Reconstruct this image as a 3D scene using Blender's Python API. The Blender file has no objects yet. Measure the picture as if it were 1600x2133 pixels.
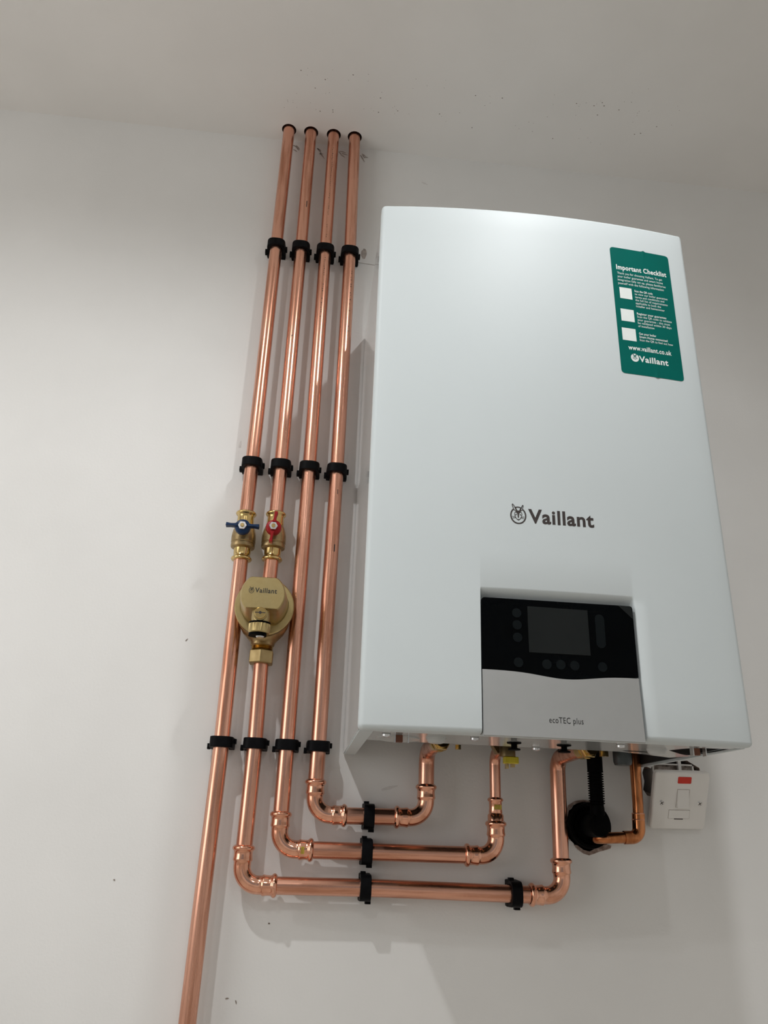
import bpy, bmesh, math, random
from mathutils import Vector, Matrix

# ------------------------------------------------------------------ camera
SC = bpy.context.scene
COL = SC.collection
random.seed(7)

YAW, PIT, ROL, FPX = 0.0891, 0.3923, 0.0370, 1612.7
cam_data = bpy.data.cameras.new('camera')
cam = bpy.data.objects.new('camera', cam_data)
COL.objects.link(cam)
SC.camera = cam
_f = Vector((math.sin(YAW) * math.cos(PIT), math.cos(YAW) * math.cos(PIT), math.sin(PIT)))
_r = Vector((math.cos(YAW), -math.sin(YAW), 0))
_u = _r.cross(_f)
_r2 = _r * math.cos(ROL) + _u * math.sin(ROL)
_u2 = _u * math.cos(ROL) - _r * math.sin(ROL)
m = Matrix((_r2, _u2, -_f)).transposed().to_4x4()
m.translation = Vector((0.0096, -1.166, -0.1455))
cam.matrix_world = m
cam_data.sensor_fit = 'VERTICAL'
cam_data.sensor_height = 24.0
cam_data.lens = FPX / 2133.0 * 24.0
cam_data.clip_start = 0.02
cam_data.clip_end = 50

# ------------------------------------------------------------------ world, exposure, lights
world = bpy.data.worlds.new('world')
SC.world = world
world.use_nodes = True
wb = world.node_tree.nodes['Background']
wb.inputs[0].default_value = (0.72, 0.86, 1.0, 1)     # overcast sky seen through the added windows
wb.inputs[1].default_value = 0.2
SC.view_settings.view_transform = 'Standard'
SC.view_settings.look = 'None'
SC.view_settings.gamma = 1.0
SC.view_settings.use_curve_mapping = False
SC.view_settings.exposure = 0.0

ZC = 1.1273          # ceiling
ZF = -1.30           # floor
X0, X1, Y0 = -1.60, 1.75, -2.9     # room extents (wall behind the boiler is y = 0)
LAMP_A = (-0.50, -0.815)
LAMP_B = (0.355, -0.705)
LAMP_POWER = {'A': 33.0, 'B': 22.0, 'C': 22.0, 'D': 22.0, 'E': 4.0}
REAR_FILL_POWER = 0.4       # fill light through an added, unseen window behind the photographer
SIDE_FILL_POWER = 12.8  # fill light through an added, unseen window on the left
# ceiling downlights, C, D and E added as unseen fill (their lamps are made in downlight() further down)
DOWNLIGHTS = [('A', LAMP_A[0], LAMP_A[1]), ('B', LAMP_B[0], LAMP_B[1]), ('C', -0.50, -2.0), ('D', 0.355, -2.0), ('E', -1.30, -0.815)]



def fill_light(name, loc, rot, sx, sy, power):  # area light added as fill outside an unseen window
    ld = bpy.data.lights.new(name, 'AREA')
    ld.shape = 'RECTANGLE'
    ld.size, ld.size_y = sx, sy
    ld.energy = power
    ld.color = (1.0, .98, .95)
    lo = bpy.data.objects.new(name, ld)
    lo.location = loc
    lo.rotation_euler = rot
    COL.objects.link(lo)


fill_light('rear_window_fill', (-.15, Y0 - .12, .25), (math.radians(90), 0, 0), 1.7, 1.2, REAR_FILL_POWER)  # added fill light from behind the camera
fill_light('side_window_fill', (X0 - .12, -1.15, .25), (math.radians(90), 0, math.radians(-90)), 1.3, 1.2, SIDE_FILL_POWER)  # added fill that brightens the left side of the room

# ------------------------------------------------------------------ material helpers
def mat(name, col, rough=0.5, metal=0.0, spec=0.5, coat=0.0, emit=None, estr=0):
    mt = bpy.data.materials.new(name)
    mt.use_nodes = True
    b = mt.node_tree.nodes['Principled BSDF']
    b.inputs['Base Color'].default_value = (*col, 1)
    b.inputs['Roughness'].default_value = rough
    b.inputs['Metallic'].default_value = metal
    b.inputs['Specular IOR Level'].default_value = spec
    if coat:
        b.inputs['Coat Weight'].default_value = coat
        b.inputs['Coat Roughness'].default_value = 0.08
    if emit:
        b.inputs['Emission Color'].default_value = (*emit, 1)
        b.inputs['Emission Strength'].default_value = estr
    return mt


def noise_on(mt, scale=(1, 1, 1), nscale=20, detail=4, c0=None, c1=None, lo=.35, hi=.65,
             r0=None, r1=None, bump=0.0, bscale=None, dist=0.0005):
    """procedural colour / roughness / bump variation driven by object-space noise"""
    nt = mt.node_tree
    b = nt.nodes['Principled BSDF']
    tc = nt.nodes.new('ShaderNodeTexCoord')
    mp = nt.nodes.new('ShaderNodeMapping')
    mp.inputs['Scale'].default_value = scale
    nt.links.new(tc.outputs['Object'], mp.inputs['Vector'])
    nz = nt.nodes.new('ShaderNodeTexNoise')
    nz.inputs['Scale'].default_value = nscale
    nz.inputs['Detail'].default_value = detail
    nt.links.new(mp.outputs[0], nz.inputs['Vector'])
    if c0:
        rp = nt.nodes.new('ShaderNodeValToRGB')
        rp.color_ramp.elements[0].position = lo
        rp.color_ramp.elements[1].position = hi
        rp.color_ramp.elements[0].color = (*c0, 1)
        rp.color_ramp.elements[1].color = (*c1, 1)
        nt.links.new(nz.outputs['Fac'], rp.inputs[0])
        nt.links.new(rp.outputs[0], b.inputs['Base Color'])
    if r0 is not None:
        mr = nt.nodes.new('ShaderNodeMapRange')
        mr.inputs['From Min'].default_value = lo
        mr.inputs['From Max'].default_value = hi
        mr.inputs['To Min'].default_value = r0
        mr.inputs['To Max'].default_value = r1
        nt.links.new(nz.outputs['Fac'], mr.inputs[0])
        nt.links.new(mr.outputs[0], b.inputs['Roughness'])
    if bump:
        n2 = nt.nodes.new('ShaderNodeTexNoise')
        n2.inputs['Scale'].default_value = bscale or nscale
        n2.inputs['Detail'].default_value = 3
        nt.links.new(mp.outputs[0], n2.inputs['Vector'])
        bp = nt.nodes.new('ShaderNodeBump')
        bp.inputs['Strength'].default_value = bump
        bp.inputs['Distance'].default_value = dist
        nt.links.new(n2.outputs['Fac'], bp.inputs['Height'])
        nt.links.new(bp.outputs[0], b.inputs['Normal'])
    return mt


WALLC = (0.80, 0.775, 0.74)
M = {}
M['wall'] = noise_on(mat('white_wall_paint', WALLC, .55), nscale=6, c0=(0.78, 0.77, 0.75), c1=(0.81, 0.80, 0.78), bump=.25, bscale=260, dist=.0006)
M['ceiling'] = noise_on(mat('white_ceiling_paint', (0.80, 0.765, 0.73), .7), nscale=5, c0=(0.785, 0.76, 0.73), c1=(0.82, 0.795, 0.765), bump=.15, bscale=200, dist=.0005)
M['floor'] = noise_on(mat('pale_floor', (0.55, 0.5, 0.44), .5), nscale=9, c0=(.5, .45, .39), c1=(.6, .55, .48))
CU0, CU1 = (0.47, 0.20, 0.12), (0.80, 0.425, 0.305)
M['copper_v'] = noise_on(mat('copper_upright', CU1, .25, 1), (1, 1, .06), 150, 6, CU0, CU1, .28, .56, .34, .24)
M['copper_h'] = noise_on(mat('copper_level', CU1, .25, 1), (.06, 1, 1), 150, 6, CU0, CU1, .28, .56, .34, .24)
M['copper_fit'] = noise_on(mat('copper_fitting', CU1, .15, 1), (1, 1, 1), 60, 4, (.70, .32, .20), (.88, .47, .33), .3, .6, .2, .13)
M['copper_dark'] = noise_on(mat('copper_lacquered', (.72, .30, .14), .2, 1), (1, 1, .3), 90, 5, (.30, .10, .035), (.62, .25, .105), .3, .6, .26, .14)
M['brass'] = noise_on(mat('brass_polished', (.78, .58, .27), .2, 1), nscale=80, c0=(.60, .42, .16), c1=(.74, .55, .25), r0=.24, r1=.15)
M['brass_cast'] = noise_on(mat('brass_cast', (.55, .42, .24), .45, 1), nscale=120, c0=(.33, .235, .115), c1=(.44, .325, .17), r0=.46, r1=.34, bump=.3, bscale=700, dist=.0003)
M['brass_satin'] = noise_on(mat('brass_satin', (.66, .52, .27), .34, 1), nscale=60, c0=(.47, .36, .165), c1=(.55, .43, .21), r0=.4, r1=.3)
M['brass_dull'] = noise_on(mat('brass_dull', (.42, .31, .15), .5, 1), nscale=60, c0=(.38, .28, .13), c1=(.45, .34, .17), r0=.55, r1=.45)
M['black_plastic'] = noise_on(mat('black_plastic', (.003, .003, .0035), .5, 0, .08), nscale=90, c0=(.002, .002, .0025), c1=(.004, .004, .005))
M['rubber'] = noise_on(mat('black_rubber', (.001, .001, .001), .5, 0, .03), nscale=90, c0=(.0015, .0015, .0015), c1=(.003, .003, .003))
M['blue'] = noise_on(mat('blue_handle', (.004, .032, .12), .4, 0, .3), nscale=40, c0=(.003, .022, .075), c1=(.004, .03, .10))
M['red'] = noise_on(mat('red_handle', (.34, .003, .005), .4, 0, .3), nscale=40, c0=(.30, .002, .004), c1=(.37, .004, .006))
M['steel'] = noise_on(mat('zinc_steel', (.72, .72, .72), .25, 1), nscale=60, c0=(.62, .62, .63), c1=(.78, .78, .78))
M['enamel'] = noise_on(mat('white_enamel', (.61, .66, .67), .5, 0, .3), nscale=3, c0=(.60, .65, .66), c1=(.62, .67, .68), bump=.08, bscale=300, dist=.0003)
M['enamel_side'] = noise_on(mat('white_side_enamel', (.60, .60, .59), .06, 0, .9), nscale=3, c0=(.59, .59, .58), c1=(.61, .61, .60))
M['base_plate'] = noise_on(mat('base_plate_grey', (.50, .51, .50), .16, .35, .7), nscale=30, c0=(.46, .47, .46), c1=(.54, .55, .54))
M['cavity_shade'] = noise_on(mat('painted_cavity_shade', (.025, .025, .025), .6), nscale=20, c0=(.02, .02, .02), c1=(.03, .03, .03))  # near-black colour stands in for shade inside the boiler
M['trap_grey'] = noise_on(mat('trap_grey', (.035, .045, .048), .3), nscale=20, c0=(.03, .04, .043), c1=(.04, .05, .053))
M['glass_black'] = noise_on(mat('black_display_glass', (.001, .0015, .002), .10, 0, .06), nscale=20, c0=(.0008, .0012, .0016), c1=(.0012, .0018, .0024))
M['screen'] = noise_on(mat('screen_off', (.016, .018, .018), .2, 0, .08), nscale=20, c0=(.015, .017, .017), c1=(.017, .019, .019))
M['key'] = noise_on(mat('touch_key', (.006, .008, .009), .25, 0, .08), nscale=20, c0=(.0055, .0075, .0085), c1=(.0065, .0085, .0095))
M['silver'] = noise_on(mat('silver_flap', (.40, .40, .39), .42, .35), nscale=60, c0=(.40, .405, .40), c1=(.41, .415, .41))
M['dark_ink'] = noise_on(mat('dark_ink', (.035, .025, .022), .5), nscale=40, c0=(.03, .022, .02), c1=(.04, .028, .025))
M['black_ink'] = noise_on(mat('black_ink', (.01, .01, .01), .5), nscale=40, c0=(.008, .008, .008), c1=(.013, .013, .013))
M['green'] = noise_on(mat('sticker_green', (.0, .118, .096), .4, 0, .10), nscale=20, c0=(.0, .112, .092), c1=(.0, .122, .10))
M['white_ink'] = noise_on(mat('white_ink', (.80, .84, .82), .4), nscale=40, c0=(.78, .82, .80), c1=(.82, .86, .84))
M['white_plastic'] = noise_on(mat('white_plastic', (.76, .74, .71), .28), nscale=20, c0=(.745, .725, .695), c1=(.775, .755, .725))
M['plug_grey'] = noise_on(mat('pale_grey_plug', (.48, .49, .48), .3), nscale=20, c0=(.46, .47, .46), c1=(.5, .51, .5))
M['neon'] = noise_on(mat('red_neon_lens', (.62, .03, .015), .25), nscale=60, c0=(.55, .025, .012), c1=(.66, .035, .018))
M['plaster'] = noise_on(mat('broken_plaster', (.34, .25, .21), .9), nscale=120, c0=(.22, .15, .12), c1=(.46, .36, .31), bump=.8, bscale=200, dist=.003)
M['plaster_pale'] = noise_on(mat('grey_brown_plaster', (.30, .25, .21), .9), nscale=160, c0=(.12, .09, .07), c1=(.42, .36, .32), bump=.8, bscale=260, dist=.003)
M['hole'] = noise_on(mat('hole_brown', (.09, .06, .05), .95), nscale=120, c0=(.05, .03, .025), c1=(.14, .095, .08))  # dark brown for the inside of the pipe holes
M['mark'] = noise_on(mat('dirt_mark', (.22, .17, .14), .8), nscale=200, c0=(.16, .12, .10), c1=(.30, .25, .21))
M['smudge'] = noise_on(mat('grey_smudge', (.42, .37, .33), .8), nscale=200, c0=(.36, .31, .28), c1=(.5, .45, .41))
M['faint'] = noise_on(mat('faint_scuff', (.69, .67, .645), .7), nscale=200, c0=(.65, .63, .605), c1=(.73, .71, .685))
M['tag_yellow'] = noise_on(mat('faded_yellow_tag', (.42, .30, .03), .5), nscale=200, c0=(.34, .22, .02), c1=(.5, .38, .05))
M['yellow'] = noise_on(mat('yellow_cap', (.62, .50, .02), .4), nscale=60, c0=(.55, .44, .015), c1=(.68, .55, .03))
M['wire_brown'] = noise_on(mat('brown_wire', (.16, .05, .02), .4), nscale=60, c0=(.14, .04, .015), c1=(.18, .06, .025))
M['wire_blue'] = noise_on(mat('blue_wire', (.04, .12, .4), .4), nscale=60, c0=(.03, .1, .36), c1=(.05, .14, .44))
M['wire_grey'] = noise_on(mat('grey_cable', (.5, .5, .49), .5), nscale=60, c0=(.46, .46, .45), c1=(.54, .54, .53))
M['lamp_glow'] = mat('lamp_lens', (.9, .9, .9), .3, emit=(1.0, .93, .83), estr=20)


# ------------------------------------------------------------------ mesh helpers
def wloc(o):
    v = Vector((0, 0, 0))
    while o:
        v += o.location
        o = o.parent
    return v


def frame(d, hint=Vector((0, 0, 1))):
    d = Vector(d).normalized()
    if abs(d.dot(hint)) > .95:
        hint = Vector((1, 0, 0))
    a = hint.cross(d).normalized()
    return a, d.cross(a), d


class MB:
    def __init__(s):
        s.v, s.f = [], []

    def add(s, vs, fs):
        o = len(s.v)
        s.v += [Vector(v) for v in vs]
        s.f += [tuple(i + o for i in f) for f in fs]
        return s

    def box(s, c, size, R=None):
        hx, hy, hz = (k / 2 for k in size)
        vs = [Vector((x, y, z)) for x in (-hx, hx) for y in (-hy, hy) for z in (-hz, hz)]
        if R is not None:
            vs = [R @ v for v in vs]
        return s.add([v + Vector(c) for v in vs],
                     [(0, 1, 3, 2), (4, 6, 7, 5), (0, 4, 5, 1), (2, 3, 7, 6), (0, 2, 6, 4), (1, 5, 7, 3)])

    def bnd(s, x0, x1, y0, y1, z0, z1):
        return s.box(((x0 + x1) / 2, (y0 + y1) / 2, (z0 + z1) / 2), (x1 - x0, y1 - y0, z1 - z0))

    def lathe(s, prof, o, d, n=32, phase=0.0, cap0=True, cap1=True, hint=Vector((0, 0, 1)), rfun=None):
        a, b, d = frame(d, hint)
        o = Vector(o)
        vs, fs = [], []
        for r, h in prof:
            for k in range(n):
                t = 2 * math.pi * k / n + phase
                rr = r * (rfun(t, h) if rfun else 1)
                vs.append(o + d * h + (a * math.cos(t) + b * math.sin(t)) * rr)
        for i in range(len(prof) - 1):
            for k in range(n):
                k2 = (k + 1) % n
                fs.append((i * n + k, i * n + k2, (i + 1) * n + k2, (i + 1) * n + k))
        if cap0:
            fs.append(tuple(range(n - 1, -1, -1)))
        if cap1:
            fs.append(tuple((len(prof) - 1) * n + k for k in range(n)))
        return s.add(vs, fs)

    def sweep(s, path, rad, n=28, cap=True, rfun=None):
        path = [Vector(q) for q in path]
        if not isinstance(rad, (list, tuple)):
            rad = [rad] * len(path)
        N = len(path)
        tang = []
        for i in range(N):
            t = (path[min(i + 1, N - 1)] - path[max(i - 1, 0)])
            tang.append(t.normalized())
        a, b, _ = frame(tang[0])
        vs, fs = [], []
        for i in range(N):
            if i:
                ax = tang[i - 1].cross(tang[i])
                if ax.length > 1e-8:
                    R = Matrix.Rotation(tang[i - 1].angle(tang[i]), 3, ax.normalized())
                    a, b = R @ a, R @ b
            for k in range(n):
                t = 2 * math.pi * k / n
                r = rad[i] * (rfun(t, i) if rfun else 1)
                vs.append(path[i] + (a * math.cos(t) + b * math.sin(t)) * r)
        for i in range(N - 1):
            for k in range(n):
                k2 = (k + 1) % n
                fs.append((i * n + k, i * n + k2, (i + 1) * n + k2, (i + 1) * n + k))
        if cap:
            fs.append(tuple(range(n - 1, -1, -1)))
            fs.append(tuple((N - 1) * n + k for k in range(n)))
        return s.add(vs, fs)

    def prism(s, poly, o, ex, ey, depth):
        """2-D polygon in the plane (o, ex, ey), extruded along ex x ey by depth"""
        o, ex, ey = Vector(o), Vector(ex), Vector(ey)
        ez = ex.cross(ey).normalized()
        n = len(poly)
        vs = [o + ex * x + ey * y for x, y in poly] + [o + ex * x + ey * y + ez * depth for x, y in poly]
        fs = [tuple(range(n - 1, -1, -1)), tuple(range(n, 2 * n))]
        fs += [(k, (k + 1) % n, n + (k + 1) % n, n + k) for k in range(n)]
        return s.add(vs, fs)

    def build(s, name, material, parent=None, smooth=35, bevel=0.0, seg=2, kind=None, label=None):
        off = wloc(parent) if parent else Vector((0, 0, 0))
        me = bpy.data.meshes.new(name)
        me.from_pydata([v - off for v in s.v], [], s.f)
        me.validate()
        bm = bmesh.new()
        bm.from_mesh(me)
        bmesh.ops.recalc_face_normals(bm, faces=bm.faces)
        bm.to_mesh(me)
        bm.free()
        if smooth:
            me.shade_smooth()
            me.set_sharp_from_angle(angle=math.radians(smooth))
        me.materials.append(M[material])
        ob = bpy.data.objects.new(name, me)
        COL.objects.link(ob)
        if parent:
            ob.parent = parent
        if bevel:
            md = ob.modifiers.new('bevel', 'BEVEL')
            md.width = bevel
            md.segments = seg
            md.limit_method = 'ANGLE'
            md.angle_limit = math.radians(40)
        if kind:
            ob['kind'] = kind
        if label:
            ob['label'] = label
        return ob


def tag(o, label, cat, group=None):
    o['label'] = label
    o['category'] = cat
    if group:
        o['group'] = group
    return o


def thing(name, loc, label, cat, group=None):
    o = bpy.data.objects.new(name, None)
    o.empty_display_size = .02
    o.location = loc
    COL.objects.link(o)
    return tag(o, label, cat, group)


def copy_tree(o, parent=None):
    c = o.copy()
    COL.objects.link(c)
    c.parent = parent
    for ch in list(o.children):
        copy_tree(ch, c)
    return c


def circle(r, n=24, cx=0, cy=0, ph=0):
    return [(cx + r * math.cos(2 * math.pi * k / n + ph), cy + r * math.sin(2 * math.pi * k / n + ph)) for k in range(n)]


def rrect(x0, x1, z0, z1, r, n=5):
    out = []
    for cx, cz, a in ((x1 - r, z1 - r, 0), (x0 + r, z1 - r, 90), (x0 + r, z0 + r, 180), (x1 - r, z0 + r, 270)):
        for k in range(n + 1):
            t = math.radians(a + 90 * k / n)
            out.append((cx + r * math.cos(t), cz + r * math.sin(t)))
    return out


def jag(cx, cz, rx, rz, n, amp, seed):
    rnd = random.Random(seed)
    out = []
    for k in range(n):
        t = 2 * math.pi * k / n
        q = 1 + rnd.uniform(-amp, amp)
        out.append((cx + rx * q * math.cos(t), cz + rz * q * math.sin(t)))
    return out


def holed_plane(outer, holes, to3d):
    """planar sheet with holes; to3d maps (u, v) to a point"""
    bm = bmesh.new()
    for loop in [outer] + holes:
        vs = [bm.verts.new(to3d(u, v)) for u, v in loop]
        for i in range(len(vs)):
            bm.edges.new((vs[i], vs[(i + 1) % len(vs)]))
    bmesh.ops.triangle_fill(bm, edges=bm.edges[:], use_beauty=True)
    mb = MB()
    bm.verts.index_update()
    mb.add([v.co.copy() for v in bm.verts], [tuple(v.index for v in f.verts) for f in bm.faces])
    bm.free()
    return mb


def well(loop, to3d_front, to3d_back, cap=True):
    mb = MB()
    n = len(loop)
    mb.add([to3d_front(u, v) for u, v in loop] + [to3d_back(u, v) for u, v in loop],
           [(k, (k + 1) % n, n + (k + 1) % n, n + k) for k in range(n)] + ([tuple(range(n, 2 * n))] if cap else []))
    return mb


def structure(o):
    o['kind'] = 'structure'
    return o


# ------------------------------------------------------------------ room shell
PX = [-0.1045, -0.0590, -0.0140, 0.0305]       # the four risers, at the clips
PTOP = [-0.1042, -0.0609, -0.0161, 0.0255]     # where they enter the ceiling
PY = -0.026
spur_hole = [(.5135, -.050), (.518, -.040), (.527, -.0435), (.535, -.034), (.55, -.030), (.568, -.032), (.585, -.030),
             (.603, -.040), (.606, -.060), (.602, -.078), (.58, -.083), (.55, -.084), (.528, -.0835), (.518, -.082), (.5125, -.074), (.5155, -.062)]
waste_hole = jag(.4252, -.1275, .0335, .0340, 40, .045, 3)
wall = holed_plane([(X0, ZF), (X1, ZF), (X1, ZC), (X0, ZC)], [spur_hole, waste_hole], lambda u, v: (u, 0, v))
wall_back = structure(wall.build('wall_back', 'wall', smooth=0))
well(spur_hole, lambda u, v: (u, 0, v), lambda u, v: (u, .046, v)).build('box_recess', 'plaster', wall_back, smooth=0)
well(waste_hole, lambda u, v: (u, 0, v), lambda u, v: (u, .09, v)).build('waste_recess', 'plaster', wall_back, smooth=0)

chole = [circle(.0140, 24, PTOP[i], -.0262) for i in range(4)]
cei = holed_plane([(X0, Y0), (X1, Y0), (X1, 0), (X0, 0)], chole, lambda u, v: (u, v, ZC))
ceiling = structure(cei.build('ceiling', 'ceiling', smooth=0))
for lp in chole:
    well(lp, lambda u, v: (u, v, ZC), lambda u, v: (u, v, ZC + .06)).build('pipe_hole', 'hole', ceiling, smooth=0)
structure(MB().bnd(X0, X1, Y0, 0.1, ZF - .05, ZF).build('floor', 'floor', smooth=0))
# left wall with a window opening added for fill light
LY0, LY1, LZ0, LZ1 = -1.8, -.5, -.35, .85
wl_ = MB()
wl_.bnd(X0 - .1, X0, Y0, LY0, ZF, ZC).bnd(X0 - .1, X0, LY1, 0.1, ZF, ZC).bnd(X0 - .1, X0, LY0, LY1, ZF, LZ0).bnd(X0 - .1, X0, LY0, LY1, LZ1, ZC)
structure(wl_.build('wall_left', 'wall', smooth=0))
fr = MB()
for a, b, c, d in ((LY0, LY0 + .05, LZ0, LZ1), (LY1 - .05, LY1, LZ0, LZ1), (LY0, LY1, LZ0, LZ0 + .05), (LY0, LY1, LZ1 - .05, LZ1)):
    fr.bnd(X0 - .08, X0 - .02, a, b, c, d)
structure(fr.build('fill_window', 'white_plastic', smooth=0))
structure(MB().bnd(X1, X1 + .1, Y0, 0.1, ZF, ZC).build('wall_right', 'wall', smooth=0))
# wall behind the photographer, with a window opening added for fill light
WX0, WX1, WZ0, WZ1 = -1.0, 0.7, -.35, .85
wf = MB()
wf.bnd(X0, WX0, Y0 - .1, Y0, ZF, ZC).bnd(WX1, X1, Y0 - .1, Y0, ZF, ZC)
wf.bnd(WX0, WX1, Y0 - .1, Y0, ZF, WZ0).bnd(WX0, WX1, Y0 - .1, Y0, WZ1, ZC)
structure(wf.build('wall_front', 'wall', smooth=0))
fr = MB()
for a, b, c, d in ((WX0, WX0 + .05, WZ0, WZ1), (WX1 - .05, WX1, WZ0, WZ1), (WX0, WX1, WZ0, WZ0 + .05), (WX0, WX1, WZ1 - .05, WZ1),
                   ((WX0 + WX1) / 2 - .03, (WX0 + WX1) / 2 + .03, WZ0, WZ1)):
    fr.bnd(a, b, Y0 - .08, Y0 - .02, c, d)
structure(fr.build('rear_fill_window', 'white_plastic', smooth=0))  # frame of the added, unseen rear window

# pencil scribbles, scuffs and specks on the paint
def patch(name, poly, to3d, parent, material):
    mb = MB()
    mb.add([to3d(u, v) for u, v in poly], [tuple(range(len(poly)))])
    return mb.build(name, material, parent, smooth=0)


def wallp(u, v):
    return (u, -.0004, v)


def streak(x0, z0, x1, z1, w):
    dx, dz = x1 - x0, z1 - z0
    L = math.hypot(dx, dz)
    nx, nz = -dz / L * w / 2, dx / L * w / 2
    return [(x0 + nx, z0 + nz), ((x0 + x1) / 2 + nx * 1.6, (z0 + z1) / 2 + nz * 1.6), (x1 + nx * .3, z1 + nz * .3),
            (x1 - nx * .3, z1 - nz * .3), ((x0 + x1) / 2 - nx, (z0 + z1) / 2 - nz), (x0 - nx, z0 - nz)]


rnd = random.Random(21)
for cx, cz in ((-.0925, 1.117), (-.044, 1.113), (-.0005, 1.112), (.043, 1.111)):
    for k in range(4):
        a = rnd.uniform(-.9, .1)
        x, z = cx + rnd.uniform(-.004, .005), cz + rnd.uniform(-.012, .002)
        L = rnd.uniform(.006, .014)
        patch('pencil_scribble', streak(x, z, x + L * math.cos(a), z + L * math.sin(a) * 1.6, .0022), wallp, wall_back, 'smudge')
patch('grey_smudge', jag(.0575, .862, .0052, .012, 18, .12, 5), wallp, wall_back, 'smudge')
patch('pencil_line', streak(.048, .8405, .088, .8375, .0010), wallp, wall_back, 'smudge')
for x0, z0, x1, z1, w in ((-.176, .108, -.173, .112, .0013), (-.0665, -.3485, -.062, -.3480, .0013), (-.0535, -.3500, -.0520, -.3545, .0012),
                          (-.020, -.262, -.0175, -.2625, .0016), (.125, -.0895, .148, -.083, .003), (.165, 1.055, .177, 1.050, .003),
                          (-.1306, .436, -.1296, .448, .003), (.29, -.093, .297, -.091, .0018), (-.228, -.215, -.226, -.217, .0015)):
    patch('scuff_mark', streak(x0, z0, x1, z1, w), wallp, wall_back, 'faint' if w > .0017 else 'mark')
sp = MB()
rnd = random.Random(4)
spots = []
for k in range(95):
    t = rnd.random()
    x = -.12 + .75 * t
    y = -.075 - .05 * t - rnd.random() ** 1.3 * .09 + (.05 if rnd.random() < .35 else 0) * t
    spots.append((x, min(y, -.03), rnd.choice((.0004, .0005, .0005, .0006, .0010))))
for x, y, r in spots:
    pts = jag(x, y, r * 1.3, r, 7, .25, int(x * 1e5))
    sp.add([(u, v, ZC - .0003) for u, v in pts], [tuple(range(7))])
sp.build('paint_speck', 'mark', ceiling, smooth=0, kind='stuff')


# ------------------------------------------------------------------ copper pipe runs
PR = .011


def bez(path_pts, n=10):
    """polyline with each inner corner replaced by an arc: items (point, radius)"""
    out = [Vector(path_pts[0][0])]
    for i in range(1, len(path_pts) - 1):
        p0, (p1, r), p2 = Vector(path_pts[i - 1][0]), path_pts[i], Vector(path_pts[i + 1][0])
        p1 = Vector(p1)
        a, b = (p0 - p1).normalized(), (p2 - p1).normalized()
        ang = a.angle(b)
        t = r / math.tan(ang / 2)
        c = p1 + (a + b).normalized() * (r / math.sin(ang / 2))
        s, e = p1 + a * t - c, p1 + b * t - c
        tot = math.pi - ang
        ax = s.cross(e).normalized()
        for k in range(n + 1):
            out.append(c + Matrix.Rotation(tot * k / n, 3, ax) @ s)
    out.append(Vector(path_pts[-1][0]))
    return out


def riser(name, parent, pts, material='copper_v', r=PR):
    path = []
    for i in range(len(pts) - 1):
        a, b = Vector(pts[i]), Vector(pts[i + 1])
        for k in range(8):
            path.append(a.lerp(b, k / 8))
    path.append(Vector(pts[-1]))
    return MB().sweep(path, r, 36).build(name, material, parent)


def press_elbow(parent, corner, d1, d2, L=.0415, R=.0225):
    """press-fit elbow: corner of the two axes, unit directions d1 and d2 away from it"""
    c, d1, d2 = Vector(corner), Vector(d1), Vector(d2)
    prof = [(-.0012, .0122), (0, .0136), (.0012, .0147), (.0026, .0149), (.0040, .0147), (.0052, .0136), (.0062, .0126), (.009, .0123),
            (.0125, .0124), (.0155, .0129), (.0172, .0130), (.0184, .0121), (.0192, .0116)]
    arc = bez([(c + d1 * L, 0), (c, R), (c + d2 * L, 0)], 14)[1:-1]
    path, rad = [], []
    for s, r in prof:
        path.append(c + d1 * (L + .0026 - s))
        rad.append(r)
    for q in arc:
        path.append(q)
        rad.append(.0114)
    for s, r in reversed(prof):
        path.append(c + d2 * (L + .0026 - s))
        rad.append(r)
    e = MB().sweep(path, rad, 36).build('elbow', 'copper_fit', parent, smooth=60)
    return e


def press_band(parent, c, d, r, L, bead=.0038):
    """straight press socket (bead + sleeve) ending at c, running along d"""
    prof = [(r + .0008, -.001), (r + bead * .8, .0006), (r + bead, .0022), (r + bead * .8, .0038), (r + .0014, .005), (r + .0011, L * .6), (r + .0018, L * .85), (r + .0006, L)]
    return MB().lathe(prof, c, d, 32).build('reducer_socket', 'copper_fit', parent, smooth=60)


def hex_nut(mb, o, d, r, L, ch=.0012):
    mb.lathe([(r * .93, 0), (r, ch), (r, L - ch), (r * .93, L)], o, d, 6)
    return mb


def seam(parent, pts, material='black_ink'):
    mb = MB()
    for x, z0, z1 in pts:
        mb.bnd(x - .0003, x + .0003, PY - PR - .0002, PY - PR + .0003, z0, z1)
    return mb


ZH4, ZH3, ZH2 = -.1257, -.1705, -.2150
XR4, XR3, XR2 = .1852, .2838, .3755

# run 1: straight down through the blue valve, out of the picture to the floor
r1 = thing('copper_pipe_run', (PX[0], PY, ZF), 'leftmost straight copper pipe running from ceiling down past the blue valve', 'pipe', 'copper pipe runs on the wall')
riser('upper_pipe', r1, [(PTOP[0], -.0264, ZC + .055), (PTOP[0], -.0264, ZC), (-.1041, PY, .839), (-.1046, PY, .396), (-.1050, PY, .305)])
riser('lower_pipe', r1, [(-.1052, PY, .240), (-.1050, PY, .10), (-.1042, PY, -.0366), (-.1072, PY, -.2485), (-.1085, PY, -.40), (-.1085, PY, ZF)])

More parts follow.
